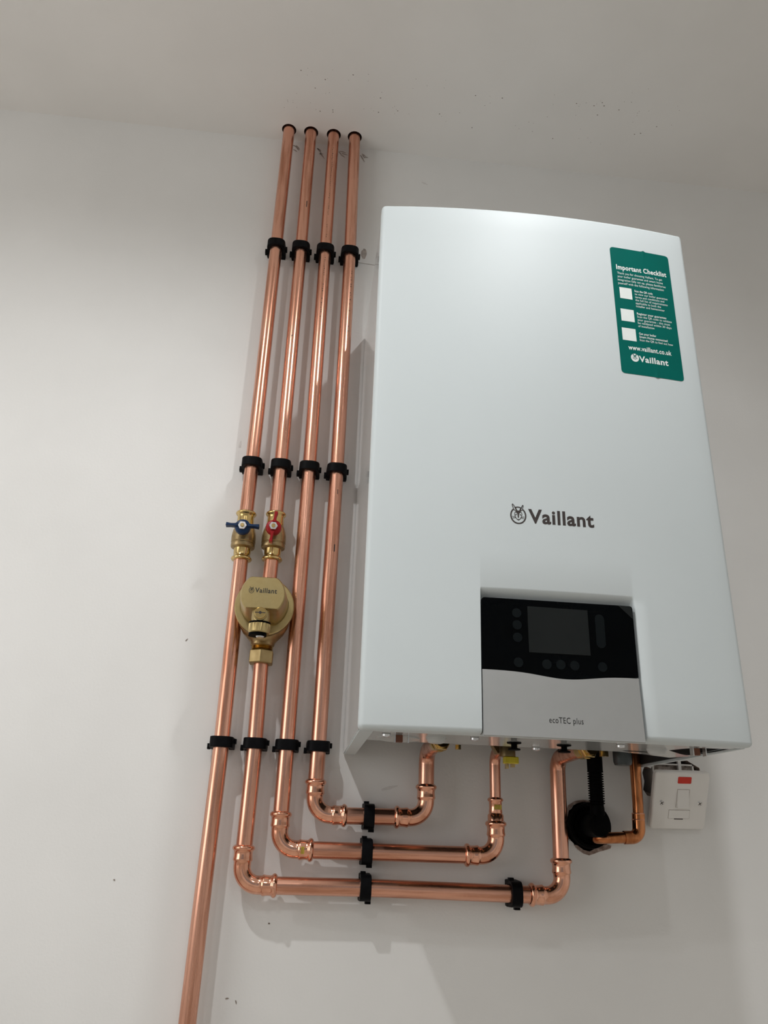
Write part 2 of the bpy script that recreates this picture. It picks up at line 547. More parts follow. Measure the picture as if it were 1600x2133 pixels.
# run 2: through the red valve and the filter, then along the lowest level pipe
r2 = thing('copper_pipe_run', (PX[1], PY, ZH2), 'copper pipe run through red valve and brass filter, lowest level pipe at the bottom', 'pipe', 'copper pipe runs on the wall')
riser('upper_pipe', r2, [(PTOP[1], -.026, ZC + .055), (PTOP[1], -.026, ZC), (-.0593, PY, .838), (-.0585, PY, .395), (-.0586, PY, .305)])
riser('middle_pipe', r2, [(-.0588, PY, .240), (-.0598, PY, .185)])
riser('lower_pipe', r2, [(-.0602, PY, .085), (-.0581, PY, -.037), (-.0595, PY, -.180)])
press_elbow(r2, (-.0597, PY, ZH2), (0, 0, 1), (1, 0, 0), .0440)
riser('level_pipe', r2, [(-.024, PY, ZH2), (.12, PY, -.2142), (.34, PY, -.2165)], 'copper_h')
press_elbow(r2, (XR2 - .001, PY, -.2165), (0, 0, 1), (-1, 0, 0), .0430)
st2 = bez([((XR2 - .001, PY, -.18), 0), ((XR2 + .0005, PY, -.037), .020), ((XR2 + .012, -.115, -.031), 0)], 12)
MB().sweep(st2, PR, 36).build('boiler_tail', 'copper_v', r2)

# run 3: gas, reduced to the narrow tail under the boiler
r3 = thing('copper_pipe_run', (PX[2], PY, ZH3), 'third copper pipe from left, ending in narrow tail beside yellow gas valve', 'pipe', 'copper pipe runs on the wall')
riser('upper_pipe', r3, [(PTOP[2], -.026, ZC + .055), (PTOP[2], -.026, ZC), (-.0146, PY, .837), (-.0126, PY, .395), (-.0136, PY, -.036), (-.0139, PY, -.138)])
press_elbow(r3, (-.0140, PY, ZH3), (0, 0, 1), (1, 0, 0), .0430)
riser('level_pipe', r3, [(.020, PY, ZH3), (.25, PY, -.1700)], 'copper_h')
press_elbow(r3, (XR3, PY, -.1700), (0, 0, 1), (-1, 0, 0), .0410)
MB().lathe([(.0112, 0), (.0112, .016), (.0095, .0185)], (XR3, PY, -.134), (0, 0, 1), 32).build('reducer_body', 'copper_fit', r3)
press_band(r3, (XR3, PY, -.0955), (0, 0, -1), .0078, .022, .0034)
st3 = bez([((XR3, PY, -.11), 0), ((XR3 + .0002, PY, -.036), .018), ((XR3 + .002, -.10, -.026), 0)], 12)
MB().sweep(st3, .0078, 28).build('boiler_tail', 'copper_v', r3)

# run 4: the short loop nearest the boiler
r4 = thing('copper_pipe_run', (PX[3], PY, ZH4), 'copper pipe run nearest the boiler, with the shortest level pipe', 'pipe', 'copper pipe runs on the wall')
riser('upper_pipe', r4, [(PTOP[3], -.0258, ZC + .055), (PTOP[3], -.0258, ZC), (.0306, PY, .836), (.0321, PY, .395), (.0308, PY, -.037), (.0303, PY, -.09)])
press_elbow(r4, (.0303, PY, ZH4), (0, 0, 1), (1, 0, 0), .0415)
riser('level_pipe', r4, [(.062, PY, -.1262), (.156, PY, -.1252)], 'copper_h')
press_elbow(r4, (XR4, PY, -.1252), (0, 0, 1), (-1, 0, 0), .0405)
st4 = bez([((XR4, PY, -.09), 0), ((XR4 + .0002, PY, -.036), .020), ((XR4 + .004, -.115, -.030), 0)], 12)
MB().sweep(st4, PR, 36).build('boiler_tail', 'copper_v', r4)

# small printed lettering and dark nicks on the pipes
def on_pipe(x, z, ang, w, h, mb):
    a = math.radians(ang)
    c = Vector((x + math.sin(a) * (PR + .0001), PY - math.cos(a) * (PR + .0001), z))
    mb.box(c, (w, .0003, h), Matrix.Rotation(a, 3, 'Z'))


rnd = random.Random(8)


def print_run(parent, x, z0, z1, ang, dens=.8):
    mb = MB()
    z = z0
    while z < z1:
        if rnd.random() < dens:
            on_pipe(x, z, ang + rnd.uniform(-3, 3), rnd.choice((.0006, .0009, .0012)), rnd.choice((.0012, .0018, .0024)), mb)
        z += .0048
    mb.build('printed_lettering', 'black_ink', parent, smooth=0, kind='stuff')


for z0, z1 in ((.985, 1.085), (.955, .967), (.915, .945), (.885, .892), (.862, .868)):
    print_run(r3, -.0151, z0, z1, 0)
for z0, z1 in ((.775, .815), (.735, .765), (.685, .725)):
    print_run(r3, -.0143, z0, z1, 2)
print_run(r4, .0311, .66, .80, 26, .45)
for par, x, z, a, w, h in ((r4, .0314, .353, 20, .0010, .008), (r4, .0313, .258, 24, .0018, .012), (r2, -.0596, .935, 20, .0014, .014), (r2, -.0590, .64, -5, .0014, .003)):
    nk = MB()
    on_pipe(x, z, a, w, h, nk)
    nk.build('scratch_mark', 'dark_ink', par, smooth=0)

# press-inspection tags on two fittings
MB().box((.0185, PY - .0128, ZH3 - .0005), (.0045, .0010, .0090)).build('yellow_tag', 'tag_yellow', r3, label='small yellow press tag')
MB().box((XR3 + .0012, PY - .0092, -.1075), (.010, .0010, .0062)).build('yellow_tag', 'tag_yellow', r3, label='yellow press tag label')

# relief pipe (15 mm, soldered elbow) going into the waste hole
rp = thing('relief_pipe', (.487, -.03, -.137), 'darker orange copper relief pipe bending left under boiler beside fused switch', 'pipe')
MB().sweep([(.4915, -.030, .02), (.4912, -.030, -.03), (.4904, -.030, -.06), (.4898, -.030, -.095), (.4882, -.030, -.128)], [.0088, .0084, .0078, .0076, .0076], 28).build('upright_pipe', 'copper_dark', rp)
el = bez([((.4893, -.030, -.1080), 0), ((.4875, -.030, -.1395), .0125), ((.4655, -.030, -.1405), 0)], 10)
MB().sweep(el, [.0089] * len(el), 28).build('elbow', 'copper_dark', rp)
for z in (-.1085, -.1165):
    MB().lathe([(.0089, -.0008), (.0094, 0), (.0089, .0008)], (.489 - (-.1085 - z) * .08, -.030, z), (0, 0, 1), 28).build('solder_ring', 'copper_fit', rp)
lv = bez([((.470, -.030, -.1403), 0), ((.430, -.0295, -.1425), .016), ((.425, .06, -.1435), 0)], 10)
MB().sweep(lv, .0076, 28).build('level_pipe', 'copper_dark', rp)


# ------------------------------------------------------------------ pipe clips
def make_clip():
    root = bpy.data.objects.new('pipe_clip', None)
    root.empty_display_size = .02
    COL.objects.link(root)
    H = .0145
    # U-shaped strap around the pipe, pipe axis through (0, PY)
    outer, inner = [], []
    ro, ri = .0162, .0114
    N = 18
    for k in range(N + 1):
        t = math.pi * k / N
        cx, sn = math.cos(t), math.sin(t)
        e = .72                                     # squarer than a circle
        outer.append((ro * math.copysign(abs(cx) ** e, cx), PY - .0005 - (ro - .0010) * abs(sn) ** e))
        inner.append((ri * cx, PY - ri * sn))
    outer = [(.0172, -.0035)] + [(.0166, PY + .006)] + outer + [(-.0166, PY + .006), (-.0172, -.0035)]
    inner = [(ri, -.0035), (ri, PY + .006)] + inner + [(-ri, PY + .006), (-ri, -.0035)]
    mb = MB()
    n = len(outer)
    vs = []
    for z in (-H / 2, H / 2):
        vs += [(x, y, z) for x, y in outer] + [(x, y, z) for x, y in inner]
    fs = []
    for k in range(n - 1):
        fs += [(k, k + 1, 2 * n + k + 1, 2 * n + k), (n + k, 3 * n + k, 3 * n + k + 1, n + k + 1),
               (k, n + k, n + k + 1, k + 1), (2 * n + k, 2 * n + k + 1, 3 * n + k + 1, 3 * n + k)]
    for k in (0, n - 1):
        fs.append((k, 2 * n + k, 3 * n + k, n + k))
    mb.add(vs, fs)
    mb.build('strap', 'black_plastic', root, bevel=.0006)
    b = MB()
    b.bnd(-.0165, .0165, -.0135, 0, -H / 2 - .0003, H / 2 + .0003)
    b.build('base', 'black_plastic', root, bevel=.0006)
    MB().bnd(-.0202, -.0160, -.0185, -.0095, -.0088, -.0012).build('latch', 'black_plastic', root, bevel=.0004)
    MB().bnd(.0160, .0196, -.0205, -.0115, -.0005, .0062).build('hinge', 'black_plastic', root, bevel=.0004)
    return root


clip0 = make_clip()
rows = [(.8373, 'top row', [-.1041, -.0593, -.0146, .0306]), (.3950, 'middle row', [-.1046, -.0585, -.0125, .0321]), (-.0369, 'bottom row', [-.1042, -.0581, -.0136, .0308])]
rowtxt = ['in the row near the ceiling', 'in the row above the valves', 'in the row below the brass filter']
pipetxt = ['leftmost pipe', 'second pipe from left', 'third pipe from left', 'pipe nearest the boiler']
first = True
for (z, _, xs), rt in zip(rows, rowtxt):
    for x, pt in zip(xs, pipetxt):
        c = clip0 if first else copy_tree(clip0)
        first = False
        c.location = (x, 0, z)
        tag(c, 'black plastic pipe clip on %s, %s' % (pt, rt), 'pipe clip', 'black pipe clips')
for x, z, t in ((.1057, -.1257, 'black clip on the short level pipe closest under the boiler'),
                (.1048, -.1703, 'black clip on the middle of the three level pipes'),
                (.1048, -.2143, 'black clip on the lowest level pipe, at its left part'),
                (.3085, -.2162, 'black clip on the lowest level pipe, at its right end')):
    c = copy_tree(clip0)
    c.location = (x, 0, z)
    c.rotation_euler = (0, math.radians(-90), 0)
    tag(c, t, 'pipe clip', 'black pipe clips')


# ------------------------------------------------------------------ lettering
def text_mesh(txt, bold=0.0):
    cu = bpy.data.curves.new('lettering', 'FONT')
    cu.body = txt
    cu.size = 1
    cu.offset = bold * .55
    cu.space_character = 1.08
    cu.resolution_u = 3
    ob = bpy.data.objects.new('lettering_tmp', cu)
    COL.objects.link(ob)
    bpy.context.view_layer.update()
    dg = bpy.context.evaluated_depsgraph_get()
    me = ob.evaluated_get(dg).to_mesh()
    vs = [v.co.copy() for v in me.vertices]
    fs = [tuple(q.vertices) for q in me.polygons]
    ob.evaluated_get(dg).to_mesh_clear()
    bpy.data.objects.remove(ob)
    bpy.data.curves.remove(cu)
    return vs, fs


def put_text(mb, txt, x0, x1, zb, fn, height=None, bold=0.0):
    """text from x0 to x1 on baseline zb; height = cap height, else keeps its own proportions"""
    vs, fs = text_mesh(txt, bold)
    a, b = min(v.x for v in vs), max(v.x for v in vs)
    sx = (x1 - x0) / (b - a)
    sz = height / .70 if height else sx
    mb.add([fn(x0 + (v.x - a) * sx, zb + v.y * sz) for v in vs], fs)


def ring(mb, cx, cz, rx, rz, th, fn, a0=0, a1=360, n=40):
    pts = []
    for k in range(n + 1):
        t = math.radians(a0 + (a1 - a0) * k / n)
        pts.append((cx + rx * math.cos(t), cz + rz * math.sin(t), cx + (rx - th) * math.cos(t), cz + (rz - th) * math.sin(t)))
    o = []
    for q in pts:
        o += [fn(q[0], q[1]), fn(q[2], q[3])]
    mb.add(o, [(2 * k, 2 * k + 2, 2 * k + 3, 2 * k + 1) for k in range(n)])


def emblem(mb, cx, cz, s, fn, oval=True):
    """hare's head in an oval ring, half width s"""
    def poly(pts):
        mb.add([fn(cx + (x - 287) / 120 * s, cz - (y - 320) / 120 * s) for x, y in pts], [tuple(range(len(pts)))])

    def line(pts, w):
        for (xa, ya), (xb, yb) in zip(pts[:-1], pts[1:]):
            L = math.hypot(xb - xa, yb - ya)
            nx, ny = -(yb - ya) / L * w / 2, (xb - xa) / L * w / 2
            poly([(xa + nx, ya + ny), (xb + nx, yb + ny), (xb - nx, yb - ny), (xa - nx, ya - ny)])
    if oval:
        ring(mb, cx, cz, s, s * 1.13, s * .17, fn, 130 - 360, 50)
        ring(mb, cx, cz, s, s * 1.18, s * .15, fn, 72, 108, 8)
    line([(252, 248), (222, 228), (200, 150), (207, 138), (240, 185), (262, 240)], 11)     # ears
    line([(240, 190), (268, 246)], 20)
    line([(322, 248), (350, 228), (366, 160), (358, 152), (336, 190), (316, 240)], 11)
    line([(338, 190), (310, 246)], 20)
    poly([(240, 270), (258, 246), (287, 240), (316, 246), (334, 270), (318, 274), (300, 292), (296, 352), (287, 360), (278, 352), (274, 292), (256, 274)])
    line([(238, 268), (232, 300), (240, 345), (258, 372), (287, 396), (316, 372), (334, 345), (342, 300), (336, 268)], 9)
    for sx in (-1, 1):
        line([(287 + sx * 44, 318), (287 + sx * 24, 300)], 12)
        line([(287 + sx * 32, 346), (287 + sx * 92, 338)], 7)
        line([(287 + sx * 32, 356), (287 + sx * 86, 366)], 7)
    line([(274, 378), (287, 386), (300, 378)], 8)


# ------------------------------------------------------------------ valves and filter
def make_valve(name, x, z, label, colour, across):
    root = thing(name, (x, PY, z), label, 'valve', 'brass ball valves')
    prof = [(.0118, -.0400), (.0150, -.0392), (.0160, -.0372), (.0150, -.0352), (.0130, -.0340), (.0127, -.030), (.0132, -.0215), (.0150, -.0205),
            (.0178, -.0190), (.0184, -.0170), (.0184, -.0140), (.0176, -.0132), (.0176, -.0120), (.0186, -.0110), (.0188, -.004),
            (.0182, .0030), (.0168, .0095), (.0150, .0145), (.0134, .0175), (.0131, .0225), (.0127, .030), (.0130, .0340), (.0150, .0352), (.0160, .0372), (.0150, .0392), (.0118, .0400)]
    ends = [q for q in prof if q[1] <= -.0215], [q for q in prof if q[1] >= .0175]
    body = [q for q in prof if -.0215 <= q[1] <= .0175]
    MB().lathe(body, (x, PY, z), (0, 0, 1), 40).build('body', 'brass_cast', root, smooth=40)
    for e in ends:
        MB().lathe(e, (x, PY, z), (0, 0, 1), 40).build('press_end', 'brass', root, smooth=60)
    sz = z + .003
    MB().lathe([(.0085, 0), (.0085, .010), (.0060, .012), (.0060, .019)], (x, PY - .014, sz), (0, -1, 0), 24).build('stem', 'brass_cast', root)
    h = MB()
    h.lathe([(.0112, 0), (.0120, .001), (.0115, .0075), (.0090, .0090)], (x, PY - .0285, sz), (0, -1, 0), 28)
    for s in (-1, 1):
        poly = [(.0075, -.0030), (.0125, -.0018), (.0175, -.0016), (.0245, -.0026), (.0250, .0026), (.0175, .0020), (.0125, .0022), (.0075, .0030)]
        if across:
            ex, ey = Vector((s, 0, 0)), Vector((0, 0, s))
        else:
            ex, ey = Vector((s * .10, 0, s)).normalized(), Vector((-s, 0, s * .10)).normalized()
        h.prism(poly, Vector((x, PY - .0290, sz + (.0015 if across else 0))), ex, ey, .0105 if ex.cross(ey).y < 0 else -.0105)
    hd = h.build('handle', colour, root, bevel=.0008, smooth=40)
    nt = MB()
    hex_nut(nt, (x, PY - .0375, sz), (0, -1, 0), .0068, .0042, .0006)
    nt.build('nut', 'steel', hd)
    MB().lathe([(.0030, 0), (.0030, .0054), (.0022, .0062)], (x, PY - .0375, sz), (0, -1, 0), 16).build('stem_end', 'brass', hd)
    return root


make_valve('ball_valve', -.1049, .2705, 'brass ball valve with blue butterfly handle turned crosswise on leftmost pipe', 'blue', True)
make_valve('ball_valve', -.0587, .2730, 'brass ball valve with red butterfly handle standing upright above the filter', 'red', False)

FX, FZ = -.0612, .1530
flt = thing('magnetic_filter', (FX, PY, .076), 'round brass magnetic filter with printed cover on second pipe below red valve', 'filter')
MB().lathe([(.010, -.002), (.020, .001), (.030, .009), (.0365, .020), (.0385, .030), (.0385, .034)], (FX, -.018, FZ), (0, -1, 0), 48).build('bowl', 'brass_cast', flt, smooth=50)
MB().lathe([(.0395, 0), (.0430, .0012), (.0430, .0095), (.0415, .0110), (.0352, .0110), (.0350, .0090), (.030, .0090)], (FX, -.048, FZ), (0, -1, 0), 56).build('ring', 'brass_satin', flt, smooth=40)
nk = MB()
nk.lathe([(.0150, 0), (.0172, .002), (.0178, .006), (.0215, .010), (.0290, .017), (.0350, .027), (.0380, .038), (.0388, .050)], (0, 0, .1000), (0, 0, 1), 48)
nk.v = [Vector((v.x + FX + .0004, v.y * (.62 + .38 * max(0, min(1, (.118 - v.z) / .015))) + PY + (-.012 * max(0, min(1, (v.z - .106) / .02))), v.z)) for v in nk.v]
nk.build('neck', 'brass_cast', flt, smooth=50)
MB().lathe([(.0130, 0), (.0158, .0015), (.0158, .018), (.020, .024)], (FX + .0014, PY, .2020), (0, 0, -1), 36).build('upper_neck', 'brass_cast', flt, smooth=50)
tn = MB()
for k in range(3):
    tn.lathe([(.0145, 0), (.0160, .0010), (.0145, .0020)], (FX + .0006, PY, .0945 + k * .0022), (0, 0, 1), 32)
tn.build('thread', 'brass', flt)
cn = MB()
hex_nut(cn, (FX + .0006, PY, .0745), (0, 0, 1), .0192, .0195, .0016)
cn.build('compression_nut', 'brass_dull', flt, bevel=.0008)


def flat_loop(r, y, zt, zb, n=64):
    out = []
    for k in range(n):
        t = 2 * math.pi * k / n
        out.append(Vector((FX + r * math.cos(t), y, FZ + .002 + max(-zb, min(zt, r * math.sin(t))))))
    return out


cv = MB()
loops = [flat_loop(.0345, -.056, .0300, .0300), flat_loop(.0342, -.062, .0290, .0285), flat_loop(.0312, -.112, .0250, .0215), flat_loop(.0306, -.1145, .0246, .0210), flat_loop(.0292, -.1160, .0236, .0200)]
n = 64
vs, fs = [], []
for L in loops:
    vs += L
for i in range(len(loops) - 1):
    fs += [(i * n + k, i * n + (k + 1) % n, (i + 1) * n + (k + 1) % n, (i + 1) * n + k) for k in range(n)]
fs.append(tuple(range((len(loops) - 1) * n, len(loops) * n)))
cv.add(vs, fs)
cover = cv.build('cover', 'brass_satin', flt, smooth=30)


def fcov(u, v):
    return (u, -.11615, v)


lt = MB()
put_text(lt, 'Vaillant', FX - .0112, FX + .0192, .1565, fcov, .0068, .035)
emblem(lt, FX - .0160, .1590, .0037, fcov)
lt.build('cover_lettering', 'black_ink', cover, smooth=0, label='printed brand name and emblem')
# drain boss, bleed screw, knurled cap
bs = MB()
bs.lathe([(.0125, 0), (.0125, .012), (.0110, .016)], (FX - .0008, -.103, .1330), (0, 0, -1), 32)
bs.lathe([(.0092, 0), (.0092, .034)], (FX - .0008, -.083, .1265), (0, -1, 0), 28)
bs.build('drain_boss', 'brass_satin', flt)
sc = MB()
sc.lathe([(.0078, 0), (.0078, .0035), (.0070, .0045)], (FX - .0008, -.1165, .1270), (0, -1, 0), 28)
scr = sc.build('bleed_screw', 'brass', flt)
MB().box((FX - .0008, -.1211, .1270), (.0142, .0004, .0011)).build('slot', 'dark_ink', scr, smooth=0)
MB().lathe([(.0022, 0), (.0022, .0006)], (FX - .0008, -.1209, .1270), (0, -1, 0), 6).build('socket', 'dark_ink', scr, smooth=0)
MB().lathe([(.0130, 0), (.0150, .0005), (.0150, .0022), (.0130, .0026)], (FX - .0010, -.103, .1175), (0, 0, -1), 36).build('seal', 'rubber', flt)
cap = MB()
cap.lathe([(.0135, 0), (.0148, .0008), (.0148, .0120), (.0138, .0135)], (FX - .0010, -.103, .1152), (0, 0, -1), 72, rfun=lambda t, h: 1 + .035 * (1 if math.sin(t * 18) > 0 else -1) * (1 if .0005 < h < .0115 else 0))
cap.build('knurled_cap', 'brass_satin', flt, smooth=0)
MB().lathe([(.0124, 0), (.0124, .0034)], (FX - .0028, -.103, .1017), (0, 0, -1), 32).build('strap', 'rubber', flt)
MB().lathe([(.0052, 0), (.0058, .001), (.0050, .0028)], (FX + .0010, -.106, .0983), (0, 0, -1), 24).build('screw', 'steel', flt)

# ------------------------------------------------------------------ boiler
BXL, BXR, BZB, BZT = .0665, .5065, -.0445, .6755
BD, BUL = .3212, .0151
boiler = thing('boiler', ((BXL + BXR) / 2, -.16, BZB), 'large white wall-hung boiler with curved front, black display and green sticker', 'boiler')


def face(x):
    t = (x - BXL) / (BXR - BXL)
    return -(BD + BUL * 4 * t * (1 - t))


CPX0, CPX1, CPZ = .1982, .3746, .1048     # control unit opening


def sstep(a, b, t):
    t = max(0, min(1, (t - a) / (b - a)))
    return t * t * (3 - 2 * t)


def recess(x, z):
    """how far the front panel dips in around the control unit"""
    top = 1 - sstep(CPZ - .001, CPZ + .0125, z)
    lft = sstep(CPX0 - .0012, CPX0 - .0002, x)
    rgt = 1 - sstep(CPX1 + .0002, CPX1 + .0045, x)
    return .0105 * top * lft * rgt


RR = .0055
ed = [0, .0002, .0007, .0015, .0026, .0040, RR]
xs = [BXL + e for e in ed] + [BXL + RR + (CPX0 - .0015 - BXL - RR) * k / 8 for k in range(1, 9)]
xs += [CPX0 - .0012, CPX0 - .0007, CPX0 - .0002] + [CPX0 + (CPX1 - CPX0) * k / 12 for k in range(0, 13)]
xs += [CPX1 + .0002 + .0043 * k / 6 for k in range(0, 7)]
xs += [CPX1 + .005 + (BXR - RR - CPX1 - .005) * k / 8 for k in range(1, 9)] + [BXR - e for e in reversed(ed[:-1])]
zs = [BZB + e for e in ed] + [.0, .05, .09, CPZ - .001] + [CPZ - .001 + .0135 * k / 8 for k in range(1, 9)] + [.16, .25, .35, .45, .55, .64] + [BZT - e for e in reversed(ed)]
nx, nz = len(xs), len(zs)
vs, fs = [], []
for z in zs:
    for x in xs:
        dx = max(0, RR - (x - BXL), RR - (BXR - x))
        dz = max(0, RR - (z - BZB), RR - (BZT - z))
        rho = math.hypot(dx, dz)
        px, pz = x, z
        if rho > RR:
            q = RR / rho
            px += math.copysign(dx * (1 - q), 1 if x < .28 else -1)
            pz += math.copysign(dz * (1 - q), 1 if z < .3 else -1)
            rho = RR
        drop = RR - math.sqrt(max(0, RR * RR - rho * rho))
        rc = recess(x, z) if drop == 0 or dz > 0 else 0
        vs.append((px, face(x) + drop + rc, pz))
for j in range(nz - 1):
    for i in range(nx - 1):
        fs.append((j * nx + i, j * nx + i + 1, (j + 1) * nx + i + 1, (j + 1) * nx + i))
loop = [i for i in range(nx)] + [j * nx + nx - 1 for j in range(1, nz)] + [(nz - 1) * nx + i for i in range(nx - 2, -1, -1)] + [j * nx for j in range(nz - 2, 0, -1)]
base = len(vs)
for i in loop:
    x, y, z = vs[i]
    vs.append((x, -.3045, z))
nl = len(loop)
fs += [(loop[k], base + k, base + (k + 1) % nl, loop[(k + 1) % nl]) for k in range(nl)]
# inward lip behind
lip = len(vs)
cxm, czm = (BXL + BXR) / 2, (BZB + BZT) / 2
for i in loop:
    x, y, z = vs[i]
    vs.append((x + (.010 if x < cxm else -.010), -.3045, z + (.010 if z < czm else -.010)))
fs += [(base + k, lip + k, lip + (k + 1) % nl, base + (k + 1) % nl) for k in range(nl)]
front = MB().add(vs, fs).build('front_panel', 'enamel', boiler, smooth=50)

# casing: side panels with folded bottom flanges, top and back
SB = BZB - .0002
sl = MB()
sl.bnd(BXL + .0010, BXL + .0022, -.3030, -.002, BZB + .002, BZT - .002)
sl.build('side_panel', 'enamel_side', boiler, smooth=0)
sl = MB()
sl.prism([(-.3025, BZB), (-.014, BZB), (-.002, BZB + .008), (-.002, BZB + .0095), (-.3025, BZB + .0015)], (BXL + .0022, 0, 0), (0, 1, 0), (0, 0, 1), .0150)
sl.bnd(BXL + .0160, BXL + .0172, -.3025, -.012, BZB + .001, BZB + .020)
sl.build('bottom_flange', 'enamel', boiler, smooth=0)
sl = MB()
sl.bnd(BXR - .0022, BXR - .0010, -.3030, -.002, BZB + .002, BZT - .002)
sl.build('side_panel', 'enamel_side', boiler, smooth=0)
sl = MB()
sl.bnd(BXR - .0055, BXR - .0010, -.3025, -.004, BZB, BZB + .003)
sl.build('bottom_flange', 'enamel', boiler, smooth=0)
MB().bnd(BXL + .002, BXR - .002, -.304, -.002, BZT - .004, BZT - .002).build('top_panel', 'enamel', boiler, smooth=0)
MB().bnd(BXL + .002, BXR - .002, -.004, -.002, BZB + .032, BZT - .004).build('back_panel', 'cavity_shade', boiler, smooth=0)
MB().bnd(BXL + .003, BXR - .003, -.300, -.006, BZB + .060, BZB + .064).build('chassis_floor', 'cavity_shade', boiler, smooth=0)  # dark panel added to keep light out of the open underside
MB().bnd(BXR - .0060, BXR - .0050, -.300, -.006, BZB + .004, BZB + .060).build('shade_sheet', 'cavity_shade', boiler, smooth=0)  # this and the next two: dark sheets added as painted shade
MB().bnd(BXL + .018, BXL + .019, -.300, -.006, BZB + .021, BZB + .060).build('shade_sheet', 'cavity_shade', boiler, smooth=0)
MB().bnd(BXL + .003, BXR - .006, -.301, -.300, BZB + .005, BZB + .060).build('shade_sheet', 'cavity_shade', boiler, smooth=0)

# base plate under the front half, with cut-out towards the right
plate_rim = [(BXL + .0175, -.3010), (.5010, -.3010), (.5010, -.2000), (.4814, -.1630), (.4360, -.1880), (.3960, -.2064), (BXL + .0175, -.2064)]
slit = [(.3945, -.2219), (.4150, -.2230), (.4290, -.2182), (.4300, -.2130), (.4019, -.2135)]
latch_hole = [(.4425, -.2451), (.4487, -.266), (.4582, -.2821), (.4780, -.2838), (.4960, -.2860), (.4970, -.2504), (.4950, -.2100), (.4860, -.2000), (.4701, -.2144)]
bplate = holed_plane(plate_rim, [slit, latch_hole], lambda u, v: (u, v, BZB + .0010)).build('base_plate', 'base_plate', boiler, smooth=0)
rim = well(plate_rim, lambda u, v: (u, v, BZB + .0010), lambda u, v: (u, v, BZB + .0040), False)
rim.build('plate_rim', 'enamel', boiler, smooth=0)


def scr_obj(x, y):
    mb = MB()
    mb.lathe([(.0046, 0), (.0052, .0010), (.0050, .0030), (.0030, .0040)], (x, y, BZB + .001), (0, 0, -1), 16)
    s = mb.build('screw', 'steel', boiler)
    return s


for x, y in ((.1005, -.279), (.2000, -.282), (.2915, -.209), (.3698, -.279)):
    scr_obj(x, y)
for x, y in ((.2535, -.250), (.3135, -.249)):
    MB().lathe([(.0085, 0), (.0082, .0012), (.0035, .0020), (.0035, .0060), (.0072, .0070), (.0070, .0085), (.004, .0088)], (x, y, BZB + .001), (0, 0, -1), 24).build('rubber_plug', 'rubber', boiler)
for x, y in ((.1597, -.262), (.4257, -.250)):
    MB().lathe([(.0120, 0), (.0112, .0020), (.0092, .0055), (.0065, .0064)], (x, y, BZB + .001), (0, 0, -1), 28).build('dome_plug', 'plug_grey', boiler, smooth=50)
MB().lathe([(.0260, 0), (.0255, .0012), (.018, .0028)], (.1184, -.238, BZB + .001), (0, 0, -1), 36).build('round_cover', 'plug_grey', boiler, smooth=50)
for x, y in ((.1190, -.275), (.4607, -.2826)):
    c = MB()
    c.box((x - .004, y, BZB - .0035), (.009, .006, .008))
    cl = c.build('latch_block', 'wire_brown', boiler, bevel=.0006)
    c = MB()
    c.box((x - .0085, y - .001, BZB - .003), (.0012, .008, .010)).box((x + .0065, y - .001, BZB - .003), (.0012, .008, .010))
    c.build('clip', 'steel', cl, smooth=0)
MB().lathe([(.011, 0), (.0125, .004), (.0130, .030)], (.4480, -.090, BZB - .0045), (0, 0, 1), 28).build('condensate_trap', 'trap_grey', boiler)

# brass unions and gas valve under the boiler
def union(name, o, d):
    mb = MB()
    a = Vector(o)
    d = Vector(d).normalized()
    hex_nut(mb, a, d, .0135, .011)
    mb.lathe([(.0118, -.012), (.0128, -.001), (.0128, .002)], a, d, 28)
    mb.lathe([(.0100, .010), (.0100, .018)], a, d, 24)
    return mb.build(name, 'brass', boiler)


union('union_nut', (.1893, -.112, -.0318), (.06, -1, .10))
union('union_nut', (.3885, -.112, -.0325), (.18, -1, .08))
MB().lathe([(.0040, 0), (.0040, .006)], (.2140, -.112, -.0405), (0, 0, 1), 6).build('drain_screw', 'brass', boiler)
MB().lathe([(.0060, 0), (.0060, .010)], (.4135, -.112, -.0410), (0, 0, 1), 6).build('drain_screw', 'brass', boiler)
gv = MB()
gv.lathe([(.0105, 0), (.0105, .012), (.0085, .016), (.0085, .040)], (.2800, -.115, -.0470), (0, 0, 1), 28)
gv.lathe([(.0100, 0), (.0120, .004), (.0120, .014)], (.2740, -.085, -.0325), (.15, -1, .1), 6)
gvo = gv.build('gas_valve', 'brass_cast', boiler, smooth=40)
yc = MB()
yc.prism(rrect(-.0098, .0098, -.006, .006, .0025), (.2835, -.118, -.0560), (1, 0, 0), (0, 1, 0), .0085)
yc.build('yellow_handle', 'yellow', gvo, bevel=.0008, label='yellow gas valve handle')
pg = MB()
pg.bnd(.2762, .2796, -.122, -.114, -.0625, -.055)
pg.bnd(.2835, .2880, -.122, -.114, -.0605, -.055)
pg.build('prong', 'brass', gvo)

# control unit: black glass, screen, touch keys, silver flap
GY = -.3345


def gy(u, v):
    return (u, GY - .0006, v)


def split_z(x):
    t = (x - CPX0) / (CPX1 - CPX0)
    return .0238 - .0062 * math.exp(-((t - .53) / .23) ** 2) - .0012 * t + .0004


